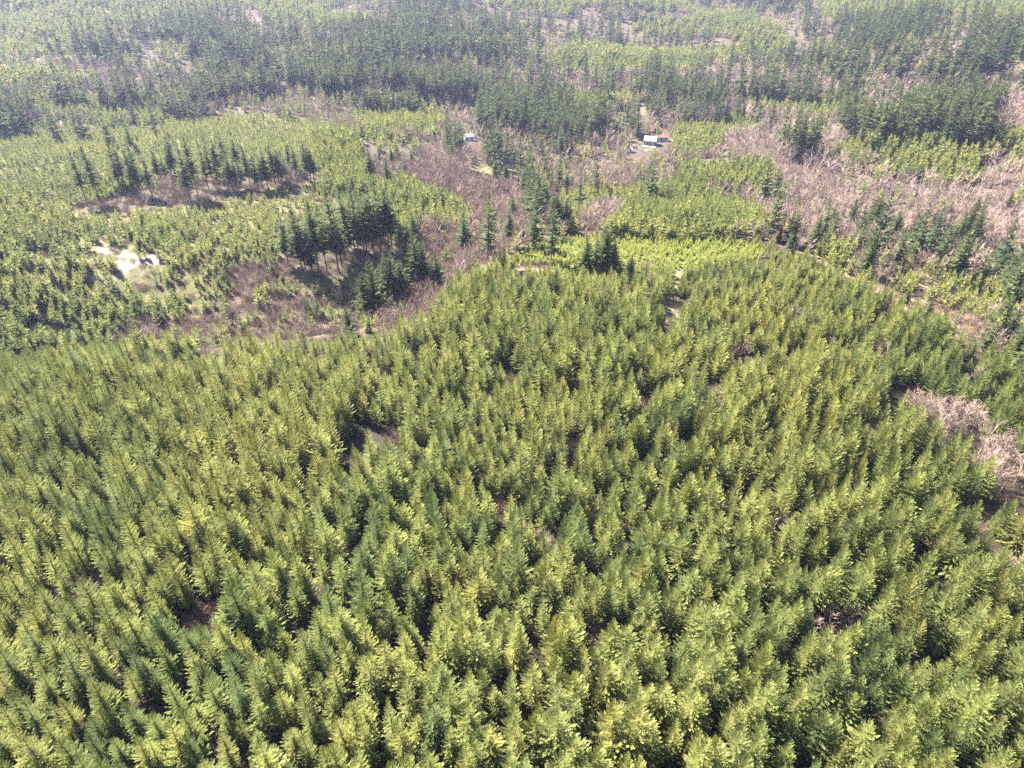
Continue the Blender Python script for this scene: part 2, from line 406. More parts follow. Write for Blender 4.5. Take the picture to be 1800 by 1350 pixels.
def bare_tree(seed, H, nl, ns, nt_, spread=1.0, th=1.0):
    rnd = random.Random(seed); tr = MB(); tw = MB()
    p = Vector((0, 0, -0.5)); r = H * 0.013; n = 4
    pts = [p]
    for i in range(n):
        q = pts[-1] + Vector((rnd.uniform(-.05, .05) * H * .5, rnd.uniform(-.05, .05) * H * .5, H * 0.86 / n)); pts.append(q)
    for i in range(n): tr.tube(pts[i], pts[i + 1], r * (1 - .22 * i), r * (1 - .22 * (i + 1)) + 0.01, 5)
    for k in range(nl):
        t = 0.28 + 0.7 * (k + rnd.random()) / nl; f = t * n; i = min(int(f), n - 1)
        b = pts[i].lerp(pts[i + 1], f - i); az = rnd.uniform(0, 6.283); el = rnd.uniform(0.55, 1.05)
        L = H * 0.36 * spread * (1.15 - 0.75 * abs(t - 0.5)) * rnd.uniform(.7, 1.15)
        d = Vector((math.cos(az) * math.cos(el), math.sin(az) * math.cos(el), math.sin(el)))
        e = b + d * L; tw.tube(b, e, H * 0.0055, H * 0.002, 3)
        for s in range(ns):
            u = 0.3 + 0.7 * (s + rnd.random()) / ns; c = b.lerp(e, u)
            d2 = (d + Vector((rnd.uniform(-1, 1), rnd.uniform(-1, 1), rnd.uniform(-.2, .8))) * 0.75).normalized()
            l2 = L * rnd.uniform(.3, .5); e2 = c + d2 * l2; wv = d2.orthogonal().normalized() * (H * 0.0042 * th)
            tw.tri(tuple(c + wv), tuple(c - wv), tuple(e2), rnd.random())
            for q in range(nt_):
                u3 = rnd.uniform(.15, 1); c3 = c.lerp(e2, u3)
                d3 = (d2 + Vector((rnd.uniform(-1, 1), rnd.uniform(-1, 1), rnd.uniform(-.3, .9))) * 0.9).normalized()
                wv = d3.orthogonal().normalized() * (H * 0.0027 * th)
                tw.tri(tuple(c3 + wv), tuple(c3 - wv), tuple(c3 + d3 * l2 * rnd.uniform(.4, .8)), rnd.random())
    return tw, tr

def brush(seed, n=90, H=1.6, W=1.5):
    rnd = random.Random(seed); mb = MB()
    for i in range(n):
        a = rnd.uniform(0, 6.283); r0 = W * math.sqrt(rnd.random()) * .8
        b = Vector((math.cos(a) * r0, math.sin(a) * r0, -0.1))
        d = Vector((rnd.uniform(-.6, .6), rnd.uniform(-.6, .6), 1)).normalized(); L = H * rnd.uniform(.5, 1.1) * (1.1 - .4 * r0 / W)
        e = b + d * L; wv = Vector((math.cos(a + 1), math.sin(a + 1), 0)) * 0.022
        mb.tri(tuple(b + wv), tuple(b - wv), tuple(e), rnd.random())
        for q in range(3):
            c = b.lerp(e, rnd.uniform(.4, .95)); d2 = (d + Vector((rnd.uniform(-1, 1), rnd.uniform(-1, 1), rnd.uniform(-.2, .6)))).normalized()
            wv = d2.orthogonal().normalized() * 0.02
            mb.tri(tuple(c + wv), tuple(c - wv), tuple(c + d2 * L * .4), rnd.random())
    return mb

# prototypes: a name -> list of (crown mesh, trunk mesh, nominal height)
PROTO = {}
PROTO['fir'] = []
for s in range(16):
    rd = random.Random(100 + s)
    cr, tr = conifer(s, 10.0, rd.uniform(1.95, 2.95), 26, 13, 0.05, 8, 0.21, 0.5, fill=0.7, shape=rd.uniform(.52, .9), gap=rd.uniform(.1, .28), lift=rd.uniform(-.1, .35))
    PROTO['fir'].append((cr.mesh('fir_crown', M_FIR), tr.mesh('fir_trunk', M_BARK, True)))
PROTO['far_fir'] = []
for s in range(6):
    rd = random.Random(200 + s)
    cr, tr = conifer(50 + s, 10.0, rd.uniform(2.2, 2.9), 13, 6, 0.04, 3, 0.5, 0.3, shape=rd.uniform(.6, .85), gap=0.1)
    PROTO['far_fir'].append((cr.mesh('far_fir_crown', M_FIR), tr.mesh('far_fir_trunk', M_BARK, True)))
PROTO['sapling'] = []
for s in range(4):
    cr, tr = conifer(80 + s, 10.0, 3.3, 9, 6, 0.02, 3, 0.5, 0.3, shape=.8)
    PROTO['sapling'].append((cr.mesh('sapling_crown', M_SAP), tr.mesh('sapling_trunk', M_BARK, True)))
PROTO['tall'] = []
for s in range(7):
    rd = random.Random(300 + s)
    cr, tr = conifer(120 + s, 10.0, rd.uniform(1.25, 1.65), 34, 8, rd.uniform(.18, .38), 5, 0.34, 0.4, shape=rd.uniform(.5, .75), gap=0.28, lift=-0.1, curl=0.25, trunk_r=0.105)
    PROTO['tall'].append((cr.mesh('tall_crown', M_OLD), tr.mesh('tall_trunk', M_BARK, True)))
PROTO['broad'] = []
for s in range(4):
    rd = random.Random(350 + s)
    cr, tr = conifer(150 + s, 10.0, rd.uniform(2.3, 2.8), 32, 8, 0.06, 6, 0.34, 0.5, shape=rd.uniform(.6, .8), gap=0.12, lift=-0.05, curl=0.35, trunk_r=0.12)
    PROTO['broad'].append((cr.mesh('broad_crown', M_OLD), tr.mesh('broad_trunk', M_BARK, True)))
cr, tr = conifer(171, 10.0, 2.6, 20, 5, 0.1, 5, 0.22, 0.2, shape=.8, gap=0.55, lift=0.1, trunk_r=0.13)
PROTO['sparse'] = [(cr.mesh('sparse_crown', M_OLD), tr.mesh('sparse_trunk', M_BARK, True))]
PROTO['far_tall'] = []
for s in range(6):
    rd = random.Random(400 + s)
    cr, tr = conifer(180 + s, 10.0, rd.uniform(1.6, 2.3), 18, 7, rd.uniform(.05, .22), 3, 0.5, 0.35, shape=rd.uniform(.6, .8), gap=0.12, lift=-0.05, trunk_r=0.1)
    PROTO['far_tall'].append((cr.mesh('far_tall_crown', M_OLD), tr.mesh('far_tall_trunk', M_BARK, True)))
PROTO['bare'] = []
for s in range(5):
    tw, tr = bare_tree(220 + s, 9.0, 12, 6, 10, th=.7)
    PROTO['bare'].append((tw.mesh('bare_twigs', M_TWIG), tr.mesh('bare_trunk', M_ALDER, True)))
PROTO['far_bare'] = []
for s in range(5):
    tw, tr = bare_tree(240 + s, 9.0, 9, 5, 7, 1.05)
    PROTO['far_bare'].append((tw.mesh('far_bare_twigs', M_TWIG), tr.mesh('far_bare_trunk', M_ALDER, True)))
BRUSH = [brush(260 + s).mesh('brush', M_BRUSH) for s in range(4)]
NOM = {'fir': 10, 'far_fir': 10, 'sapling': 10, 'tall': 10, 'broad': 10, 'sparse': 10, 'far_tall': 10, 'bare': 9, 'far_bare': 9}

# ------------------------------------------------------------------ placing
CLEAR = [[(822, 285), (912, 281), (915, 303), (895, 309), (835, 307)], [(1100, 263), (1128, 239), (1176, 237), (1179, 251), (1150, 262), (1108, 271)],
         [(816, 239), (832, 237), (834, 250), (818, 250)], [(150, 432), (204, 398), (212, 402), (198, 436), (250, 446), (238, 484), (160, 502), (152, 492), (205, 470)],
         [(140, 352), (250, 332), (400, 308), (560, 302), (560, 318), (440, 336), (340, 358), (150, 368)], [(498, 440), (600, 425), (700, 425), (700, 462), (600, 490), (500, 488)]]
ITEMS = {}      # layer -> list of arrays (x, y, z, height, width factor, variant)
def add(layer, x, y, h, wf=None, var=None):
    x = np.atleast_1d(np.asarray(x, float)); y = np.atleast_1d(np.asarray(y, float)); n = len(x)
    if n == 0: return
    h = np.broadcast_to(h, (n,)).astype(float)
    if layer.startswith('far'):                      # keep the openings round the houses open
        z = height(x, y); keep = np.ones(n, bool)
        for f in (.35, .65, .9):
            qx, qy, _ = project(x, y, z + h * f)
            for i, poly in enumerate(CLEAR): keep &= ~(in_poly(qx, qy, poly) & ((i < 3) | (i > 3 and layer == 'far_fir') | ((i == 3) & (rng.random(n) < .35))))
        x, y, h = x[keep], y[keep], h[keep]; n = len(x)
        if wf is not None and np.ndim(wf): wf = np.asarray(wf)[keep]
        if n == 0: return
    wf = rng.uniform(.88, 1.14, n) if wf is None else np.broadcast_to(wf, (n,)).astype(float)
    ITEMS.setdefault(layer, []).append(np.stack([x, y, height(x, y), h, wf], 1))

def grid(r0, r1, s, amax=49):
    """jittered grid points in the ring r0..r1 ahead of the camera"""
    a = np.arange(-r1, r1 + s, s, dtype=float); b = np.arange(-20.0, r1 + s, s)
    X, Y = np.meshgrid(a, b); X[::2] += s * 0.5
    X = X.ravel() + rng.uniform(-.36, .36, X.size) * s; Y = Y.ravel() + rng.uniform(-.36, .36, Y.size) * s
    r = np.hypot(X, Y); ang = np.abs(np.degrees(np.arctan2(X, Y)))
    k = (r >= r0) & (r < r1) & (ang < np.where(r < 150, 60, amax))
    X, Y = X[k], Y[k]; Z = height(X, Y)
    px, py, dep = project(X, Y, Z)
    k = (px > -260) & (px < 2060) & (py < 1600) & (py > -260) & (dep > 20)
    return X[k], Y[k], Z[k], px[k], py[k]

def cls_is(c, s): return np.isin(c, [CLS.index(k) for k in s])

# gaps in the near plantation: pixel, radius in metres, whether bare bushes fill it
GAPS = [(170, 1055, 4.2, 1), (1445, 1110, 4.6, 1), (1500, 1105, 2.5, 1), (1250, 705, 3.5, 1), (1300, 645, 5, 1), (1345, 640, 3, 1),
        (560, 655, 3.5, 1), (640, 640, 3.5, 1), (410, 668, 3, 1), (735, 640, 3, 1), (1130, 705, 3, 1), (1520, 770, 4, 1), (1370, 945, 3, 1),
        (1690, 925, 4, 0), (1750, 905, 5, 0), (880, 905, 3.5, 0), (1060, 1130, 3.5, 0), (700, 800, 3.5, 0), (700, 770, 3, 0), (960, 965, 3, 1),
        (880, 670, 4, 0), (1010, 800, 3, 0), (1200, 545, 3, 0), (1170, 560, 3.5, 0), (360, 630, 3, 1), (200, 690, 3, 0), (1390, 570, 3, 1),
        (1470, 625, 3, 1), (1540, 630, 3, 1), (1720, 690, 4, 1), (1000, 690, 3, 0), (1560, 560, 2.5, 1), (1610, 600, 3, 1), (1490, 500, 3, 1),
        (540, 1130, 3, 0), (360, 1110, 4, 0), (620, 990, 3, 0), (1600, 1000, 3, 0), (1270, 880, 3, 0), (100, 880, 3, 0), (250, 560, 3, 1), (1760, 1000, 3.5, 1)]
GAPW = [(ground_at(a, b), r, f) for a, b, r, f in GAPS]
def in_gap(x, y, k=1.0):
    g = np.zeros(np.shape(x), bool)
    for (gx, gy), r, f in GAPW: g |= (x - gx) ** 2 + (y - gy) ** 2 < (r * k) ** 2
    return g
# narrow opening with bare trees along the right edge of the near plantation
ROWL = [ground_at(a, b) for a, b in ((1590, 715), (1640, 745), (1680, 770), (1720, 805), (1760, 850), (1810, 900))]
def near_line(x, y, pts, w):
    m = np.zeros(np.shape(x), bool)
    for (ax, ay), (bx, by) in zip(pts, pts[1:]):
        dx, dy = bx - ax, by - ay; t = np.clip(((x - ax) * dx + (y - ay) * dy) / (dx * dx + dy * dy), 0, 1)
        m |= np.hypot(x - ax - t * dx, y - ay - t * dy) < w
    return m

# --- near plantation
X, Y, Z, px, py = grid(8, 330, 3.15, 60)
c = land_class(X, Y, Z, dz=3.2)
k = cls_is(c, 'P') & ~in_gap(X, Y) & ~near_line(X, Y, ROWL, 6.0) & (rng.random(len(X)) < 0.93)
k &= vnoise(X, Y, 16, 31) > -0.86
X, Y, px, py = X[k], Y[k], px[k], py[k]
h = 10.2 + 1.4 * vnoise(X, Y, 40, 32) + rng.normal(0, 1.5, len(X))
h *= np.where(px < 700, np.interp(py, [480, 600, 780], [0.5, 0.66, 1.0]), np.interp(py, [440, 480, 540, 800], [0.34, 0.6, 0.82, 1.0]))
h *= np.where(rng.random(len(X)) < 0.10, rng.uniform(.55, .8, len(X)), 1)
add('fir', X, Y, np.clip(h, 2.5, 17), rng.uniform(.76, 1.1, len(X)) * np.interp(py, [480, 560, 800], [1.3, 1.15, 1.0]))
# --- second bench and stands beyond the crest
X, Y, Z, px, py = grid(170, 420, 2.7); c = land_class(X, Y, Z, dz=2)
k = cls_is(c, 'p') & (rng.random(len(X)) < np.where(vnoise(X, Y, 28, 41) > -.25, .92, .5)) & (vnoise(X, Y, 7, 46) > -.62)
h = 5.0 + 1.3 * vnoise(X, Y, 60, 42) + rng.normal(0, .8, len(X)); h *= np.interp(px, [0, 250, 420, 700], [1.35, 1.1, 0.9, 1.15])
add('far_fir', X[k], Y[k], np.clip(h[k], 2.2, 9), 1.1)
X, Y, Z, px, py = grid(200, 460, 3.3); c = land_class(X, Y, Z, dz=4)
k = (cls_is(c, 'q') & (rng.random(len(X)) < .93)) | (cls_is(c, 't') & (rng.random(len(X)) < .6)) | (cls_is(c, 'M') & (rng.random(len(X)) < .10)) | (cls_is(c, 'B') & (rng.random(len(X)) < np.where((px < 800) & (py > 440), .16, .06)))
h = 8.5 + 1.5 * vnoise(X, Y, 50, 43) + rng.normal(0, 1.1, len(X)); h *= np.where(cls_is(c, 't'), .75, np.where(cls_is(c, 'B'), rng.uniform(.35, .8, len(X)), 1))
add('far_fir', X[k], Y[k], np.clip(h[k], 3, 13))
X, Y, Z, px, py = grid(420, 760, 4.2); c = land_class(X, Y, Z, dz=4.5)
k = (cls_is(c, 'pq') & (rng.random(len(X)) < .93)) | (cls_is(c, 'M') & (rng.random(len(X)) < .2)) | (cls_is(c, 'O') & (rng.random(len(X)) < .2)) | (cls_is(c, 'B') & (rng.random(len(X)) < .08))
h = 9.0 + 2 * vnoise(X, Y, 70, 44) + rng.normal(0, 1.4, len(X)); h *= np.where(cls_is(c, 'p'), .62, 1)
add('far_fir', X[k], Y[k], np.clip(h[k], 4, 15), 1.25)
X, Y, Z, px, py = grid(760, 1600, 7.5); c = land_class(X, Y, Z, dz=6)
k = (cls_is(c, 'pqs') & (rng.random(len(X)) < .95)) | (cls_is(c, 'MO') & (rng.random(len(X)) < .25)) | (cls_is(c, 'B') & (rng.random(len(X)) < .1))
add('far_fir', X[k], Y[k], rng.normal(12, 2.2, k.sum()).clip(6, 18), 1.6)
# --- saplings on the crest
X, Y, Z, px, py = grid(180, 330, 1.3); c = land_class(X, Y, Z, jit=3, dz=2.2)
k = cls_is(c, 's') & (rng.random(len(X)) < .88)
add('sapling', X[k], Y[k], rng.normal(2.1, .5, k.sum()).clip(.9, 3.6) * (1 + .2 * vnoise(X[k], Y[k], 20, 45)))
# --- old conifer woods
X, Y, Z, px, py = grid(200, 700, 6.6); c = land_class(X, Y, Z, dz=13)
k = (cls_is(c, 'O') & (vnoise(X, Y, 30, 55) > -.25) & (rng.random(len(X)) < .95)) | (cls_is(c, 'M') & (rng.random(len(X)) < np.where(np.hypot(X, Y) > 430, .30, .10)) & (vnoise(X, Y, 60, 51) > -.2))
k &= ~((px < 760) & (py > 285))
add('far_tall', X[k], Y[k], (24 + 4 * vnoise(X[k], Y[k], 80, 52) + rng.normal(0, 3, k.sum())).clip(12, 34), 1.0)
X, Y, Z, px, py = grid(200, 460, 6.0); c = land_class(X, Y, Z, dz=7)
k = cls_is(c, 'M') & (px > 1330) & (rng.random(len(X)) < .2) & (vnoise(X, Y, 25, 56) > -.3)
add('far_tall', X[k], Y[k], rng.normal(12, 3, k.sum()).clip(6, 20), 1.2)
X, Y, Z, px, py = grid(700, 1600, 10.5); c = land_class(X, Y, Z, dz=15)
k = (cls_is(c, 'O') & (vnoise(X, Y, 45, 53) > -.2) & (rng.random(len(X)) < .9)) | (cls_is(c, 'M') & (rng.random(len(X)) < .22))
add('far_tall', X[k], Y[k], (30 + 5 * vnoise(X[k], Y[k], 90, 54) + rng.normal(0, 5, k.sum())).clip(12, 42))
# --- bare trees
X, Y, Z, px, py = grid(150, 460, 3.3); c = land_class(X, Y, Z, dz=3.5)
k = (cls_is(c, 'B') & (rng.random(len(X)) < .85)) | (cls_is(c, 'M') & (rng.random(len(X)) < .42)) | (cls_is(c, 'O') & (px < 760) & (rng.random(len(X)) < .10))
hb = 8.0 + 1.6 * vnoise(X, Y, 35, 61) + rng.normal(0, 1.0, len(X)); hb *= np.where((px < 800) & (py > 440), .72, 1)
add('far_bare', X[k], Y[k], np.clip(hb[k], 2.5, 11))
X, Y, Z, px, py = grid(460, 820, 5.2); c = land_class(X, Y, Z, dz=5)
k = (cls_is(c, 'B') & (rng.random(len(X)) < .9)) | (cls_is(c, 'M') & (rng.random(len(X)) < .5)) | (cls_is(c, 'O') & (rng.random(len(X)) < .2))
add('far_bare', X[k], Y[k], rng.normal(10.5, 1.7, k.sum()).clip(5, 15), 1.2)
X, Y, Z, px, py = grid(820, 1500, 11); c = land_class(X, Y, Z, dz=5)
k = cls_is(c, 'BMO') & (rng.random(len(X)) < np.where(cls_is(c, 'O'), .35, .75))
add('far_bare', X[k], Y[k], rng.normal(10, 1.5, k.sum()).clip(5, 14), 1.7)
# bare bushes in the gaps of the near plantation
for (gx, gy), r, f in GAPW:
    if not f: continue
    n = max(2, int(r * r * 0.28)); q = rng.random(n) * 6.283; w = np.sqrt(rng.random(n)) * r * .8
    add('bare', gx + w * np.cos(q), gy + w * np.sin(q), rng.uniform(3.0, 6.2, n))
for a, b in ((1684, 752), (1697, 752), (1712, 775), (1728, 792), (1738, 815), (1752, 822), (1766, 832), (1782, 850), (1796, 858), (1745, 800), (1772, 812), (1660, 745),
             (1594, 728), (1606, 735), (1620, 742), (1634, 745), (1648, 756), (1662, 768), (1672, 775), (1700, 835), (1712, 842), (1726, 852), (1738, 864), (1750, 876), (1735, 845)):
    gx, gy = ground_at(a, b)
    for q in range(2): add('bare', gx + q * rng.uniform(-2.5, 2.5), gy + q * rng.uniform(-2.5, 2.5), rng.uniform(6.0, 9.0))
# --- low brush on open ground
X, Y, Z, px, py = grid(60, 420, 2.0); c = land_class(X, Y, Z)
k = (cls_is(c, 'Bb') & (rng.random(len(X)) < .8)) | (cls_is(c, 'M') & (rng.random(len(X)) < .5)) | (cls_is(c, 'pt') & (rng.random(len(X)) < .22)) | (cls_is(c, 'O') & (px < 760) & (rng.random(len(X)) < .4)) | (cls_is(c, 'P') & in_gap(X, Y, 1.2) & (rng.random(len(X)) < .8)) | (cls_is(c, 'R') & (rng.random(len(X)) < .12))
add('brush', X[k], Y[k], rng.uniform(.6, 1.5, k.sum()))

# ------------------------------------------------------------------ trees told apart one by one, (base x, base y, top y, width)
GROVES = [
 ('tall', 'tall slender conifer in the open row behind the young bench plantation', 'row of old conifers on the far bench',
  [(155, 364, 274), (178, 359, 267), (214, 336, 258), (221, 331, 260), (242, 347, 270), (250, 347, 266), (269, 350, 272), (281, 324, 270), (295, 322, 281),
   (303, 310, 264), (310, 313, 247), (335, 354, 270), (349, 347, 250), (367, 332, 259), (377, 330, 262), (388, 318, 252), (383, 318, 266), (399, 314, 264),
   (403, 333, 284), (410, 336, 280), (418, 334, 286), (426, 330, 282), (400, 306, 246), (419, 304, 250), (441, 332, 265), (455, 337, 279), (463, 331, 277), (472, 333, 271),
   (484, 324, 262), (497, 328, 270), (504, 320, 278), (490, 318, 272), (512, 304, 258), (523, 320, 263), (540, 316, 259), (547, 319, 265), (553, 321, 270)]),
 ('tall', 'tall dark fir in the close grove standing over the bare ravine brush', 'dense grove of tall firs',
  [(507, 465, 390), (532, 480, 378), (537, 474, 405), (550, 486, 412), (563, 492, 368), (575, 478, 372), (596, 480, 345), (601, 470, 390), (612, 442, 351),
   (606, 455, 385), (632, 457, 337), (624, 445, 360), (646, 453, 350), (659, 459, 340), (670, 450, 345), (684, 443, 345), (689, 437, 352), (617, 436, 372), (640, 440, 355), (655, 438, 350), (664, 436, 348), (676, 436, 352)]),
 ('broad', 'bushy dark fir growing at the ravine end of the tall grove', 'bushy firs at the ravine end',
  [(731, 500, 413), (747, 497, 428), (769, 506, 448), (704, 432, 388), (727, 424, 378), (757, 527, 500), (718, 440, 396)]),
 ('broad', 'full grown fir in the small clump beside the reddish brush hollow', 'clump of firs in the brush hollow',
  [(662, 557, 462), (680, 527, 452), (691, 530, 448), (706, 522, 463), (645, 557, 485), (540, 553, 526), (559, 549, 527), (614, 590, 545)]),
 ('tall', 'narrow conifer among bare trees below the sapling covered crest', 'conifers among bare trees below the crest',
  [(816, 457, 383), (846, 453, 418), (864, 446, 418), (900, 396, 350), (868, 399, 367), (895, 436, 375), (882, 422, 383), (909, 427, 400), (919, 429, 395), (924, 411, 380)]),
 ('tall', 'tall fir in the dense spire shaped clump behind the sapling crest', 'spire shaped clump behind the crest',
  [(911, 333, 308), (920, 348, 298), (930, 387, 308), (937, 398, 301), (943, 408, 303), (948, 398, 325), (954, 394, 318), (959, 392, 325), (972, 407, 345), (977, 408, 348),
   (985, 400, 355), (994, 406, 357), (1000, 396, 357), (967, 333, 309), (977, 336, 319), (996, 337, 307), (964, 406, 382), (930, 304, 270), (938, 306, 275), (925, 302, 280)]),
 ('tall', 'slim conifer standing by the lawn of the valley house', 'conifers by the lawn', [(870, 327, 285), (878, 316, 292), (890, 322, 291), (901, 317, 297)]),
 ('broad', 'dark wide fir in the isolated clump on the bright sapling crest', 'isolated clump on the sapling crest',
  [(1030, 474, 422), (1062, 477, 402), (1048, 472, 424), (1077, 475, 425), (1108, 482, 450)]),
 ('broad', 'dark conifer along the pale grassy strip behind the plantation edge', 'conifers along the pale grassy strip',
  [(1369, 424, 400), (1390, 428, 396), (1430, 438, 385), (1519, 485, 410), (1552, 478, 460), (1590, 535, 508), (1627, 560, 526), (1655, 571, 550)]),
 ('broad', 'conifer scattered through the leafless scrub of the facing slope', 'conifers in the leafless scrub',
  [(1398, 388, 352), (1418, 388, 362), (1452, 382, 355), (1490, 410, 355), (1474, 408, 372), (1530, 412, 345), (1523, 408, 360), (1565, 432, 376), (1570, 428, 385), (1602, 437, 383),
   (1594, 434, 392), (1636, 403, 377), (1667, 380, 362), (1608, 347, 331), (1766, 376, 343)]),
 ('broad', 'large fir in the dark leaning looking clump amid leafless scrub', 'dark clump amid leafless scrub',
  [(1711, 382, 350), (1690, 428, 362), (1704, 440, 370), (1677, 435, 378), (1667, 450, 402), (1712, 430, 385), (1698, 415, 372), (1705, 467, 430)]),
 ('broad', 'big dark fir in the dense clump past the grassy strip', 'dense clump past the grassy strip',
  [(1775, 523, 445), (1748, 495, 448), (1793, 525, 450), (1790, 482, 415), (1760, 512, 452), (1785, 505, 440)]),
 ('broad', 'massive dark fir at the corner where plantation meets grassy strip', 'massive firs at the plantation corner',
  [(1747, 597, 530), (1779, 640, 563), (1757, 632, 600), (1797, 648, 575), (1765, 610, 550)]),
 ('tall', 'conifer with open crown on the lower valley side of the far wood', 'conifers on the lower valley side',
  [(768, 304, 269), (737, 302, 272), (682, 329, 282), (653, 321, 269), (763, 258, 239), (724, 298, 266), (700, 292, 258), (690, 296, 262), (668, 290, 258), (640, 286, 256), (712, 310, 280), (233, 267, 224)]),
]
def top_height(x, y, z, ty):
    """height in metres at which a vertical at x, y reaches image row ty"""
    v = (675 - ty) / FPX
    # up / dep = v with up = y sP + dz cP, dep = y cP - dz sP
    dz = (v * y * cP - y * sP) / (cP + v * sP)
    return dz + CAM_Z - z

def link(o, parent=None):
    COL.objects.link(o); o.parent = parent; return o

COUNT = {}
def tree_object(name, kind, var, x, y, z, h, wf, rz, tilt, label, group, cat, parts=('crown', 'trunk')):
    root = bpy.data.objects.new(name, None); COL.objects.link(root)
    s = h / NOM[kind]
    root.location = (x, y, z); root.rotation_euler = (tilt[0], tilt[1], rz); root.scale = (s * wf, s * wf, s)
    root.empty_display_size = 0.5
    root['label'] = label; root['category'] = cat; root['group'] = group
    cm, tm = PROTO[kind][var % len(PROTO[kind])]
    link(bpy.data.objects.new(parts[0], cm), root); link(bpy.data.objects.new(parts[1], tm), root)
    return root

for kind, label, group, lst in GROVES:
    span = [t[1] - t[2] for t in lst]
    for i, t in enumerate(lst):
        lab = label
        if len(lst) > 3 and span[i] == max(span) and span.count(max(span)) == 1: lab = 'tallest ' + label
        if len(lst) > 3 and span[i] == min(span) and span.count(min(span)) == 1: lab = 'smallest ' + label
        gx, gy = ground_at(t[0], t[1]); gz = float(height(gx, gy)); hh = 1.1 * float(top_height(gx, gy, gz, t[2]))
        wf = 1.0
        if kind == 'tall': hh = min(max(hh, 6), 42); wf = min(1.3, max(0.95, 24 / hh)) * rng.uniform(.95, 1.25)
        else: hh = min(max(hh, 4), 36); wf = rng.uniform(.9, 1.15) * min(1.0, max(.85, 17 / hh))
        tree_object('tall_conifer' if kind == 'tall' else 'broad_conifer', kind, int(rng.integers(99)), gx, gy, gz, hh, wf,
                    rng.uniform(0, 6.28), rng.normal(0, .012, 2), lab, group, 'conifer')
for (bx, by, ty, nm, lab) in ((1672, 582, 524, 'sparse_conifer', 'ragged half bare conifer with long snag branches in front of grassy strip'),
                              (1349, 421, 384, 'sparse_conifer', 'thin one sided conifer with see-through branches at the sapling crest end')):
    gx, gy = ground_at(bx, by); gz = float(height(gx, gy)); hh = float(top_height(gx, gy, gz, ty))
    tree_object(nm, 'sparse', 0, gx, gy, gz, hh, .9, rng.uniform(0, 6.28), (0, R(3)), lab, 'ragged conifers', 'conifer')

# ------------------------------------------------------------------ the rest: nearest 300 of a kind as things, the others as one mass
def instancer(name, pts, protos, label):
    n = len(pts)
    me = bpy.data.meshes.new(name); me.from_pydata([tuple(p) for p in pts[:, :3]], [], [])
    var = rng.integers(0, len(protos), n).astype(np.int32)
    rot = np.stack([rng.normal(0, .02, n), rng.normal(0, .02, n), rng.uniform(0, 6.283, n)], 1).astype(np.float32)
    me.attributes.new('variant', 'INT', 'POINT').data.foreach_set('value', var)
    me.attributes.new('turn', 'FLOAT_VECTOR', 'POINT').data.foreach_set('vector', rot.ravel())
    sc = np.stack([pts[:, 3] * pts[:, 4], pts[:, 3] * pts[:, 4], pts[:, 3]], 1).astype(np.float32)
    me.attributes.new('size', 'FLOAT_VECTOR', 'POINT').data.foreach_set('vector', sc.ravel())
    o = bpy.data.objects.new(name, me); COL.objects.link(o)
    o['kind'] = 'stuff'; o['label'] = label
    pc = bpy.data.collections.new(name + '_kinds')
    for i, m in enumerate(protos):
        po = bpy.data.objects.new('%s_kind_%02d' % (name, i), m); pc.objects.link(po)
    ng = bpy.data.node_groups.new(name, 'GeometryNodeTree')
    ng.interface.new_socket('Geometry', in_out='INPUT', socket_type='NodeSocketGeometry')
    ng.interface.new_socket('Geometry', in_out='OUTPUT', socket_type='NodeSocketGeometry')
    N, L = ng.nodes, ng.links
    gi = N.new('NodeGroupInput'); go = N.new('NodeGroupOutput'); ip = N.new('GeometryNodeInstanceOnPoints')
    ci = N.new('GeometryNodeCollectionInfo'); ci.inputs[0].default_value = pc
    ci.inputs['Separate Children'].default_value = True; ci.inputs['Reset Children'].default_value = True
    def attr(nm, ty):
        k = N.new('GeometryNodeInputNamedAttribute'); k.data_type = ty; k.inputs[0].default_value = nm; return k.outputs[0]
    L.new(gi.outputs[0], ip.inputs['Points']); L.new(ci.outputs[0], ip.inputs['Instance'])
    ip.inputs['Pick Instance'].default_value = True
    L.new(attr('variant', 'INT'), ip.inputs['Instance Index'])
    L.new(attr('turn', 'FLOAT_VECTOR'), ip.inputs['Rotation']); L.new(attr('size', 'FLOAT_VECTOR'), ip.inputs['Scale'])
    L.new(ip.outputs[0], go.inputs[0])
    md = o.modifiers.new('scatter', 'NODES'); md.node_group = ng
    return o

def joined(kind):
    """crown and trunk of a kind in one mesh with two materials, for the masses"""
    out = []
    for cm, tm in PROTO[kind]:
        V = []; F = []; A = []; MI = []
        for mi, m in enumerate((cm, tm)):
            k = len(V); V += [tuple(v.co) for v in m.vertices]; F += [[k + i for i in p.vertices] for p in m.polygons]
            a = np.zeros(len(m.vertices)); m.attributes['var'].data.foreach_get('value', a); A += a.tolist(); MI += [mi] * len(m.polygons)
        me = bpy.data.meshes.new(kind + '_whole'); me.from_pydata(V, [], F); me.update()
        me.attributes.new('var', 'FLOAT', 'POINT').data.foreach_set('value', A)
        me.materials.append(cm.materials[0]); me.materials.append(tm.materials[0])
        me.polygons.foreach_set('material_index', MI); out.append(me)
    return out

def split_largest(P, n):
    px, py, dep = project(P[:, 0], P[:, 1], P[:, 2] + P[:, 3] * .5)
    seen = (px > 0) & (px < 1800) & (py > 172) & (py < 1176)
    key = np.where(seen, dep / np.maximum(P[:, 3], 1) ** .3, 1e9)
    o = np.argsort(key); m = min(n, int(seen.sum()))
    return P[o[:m]], P[o[m:]]

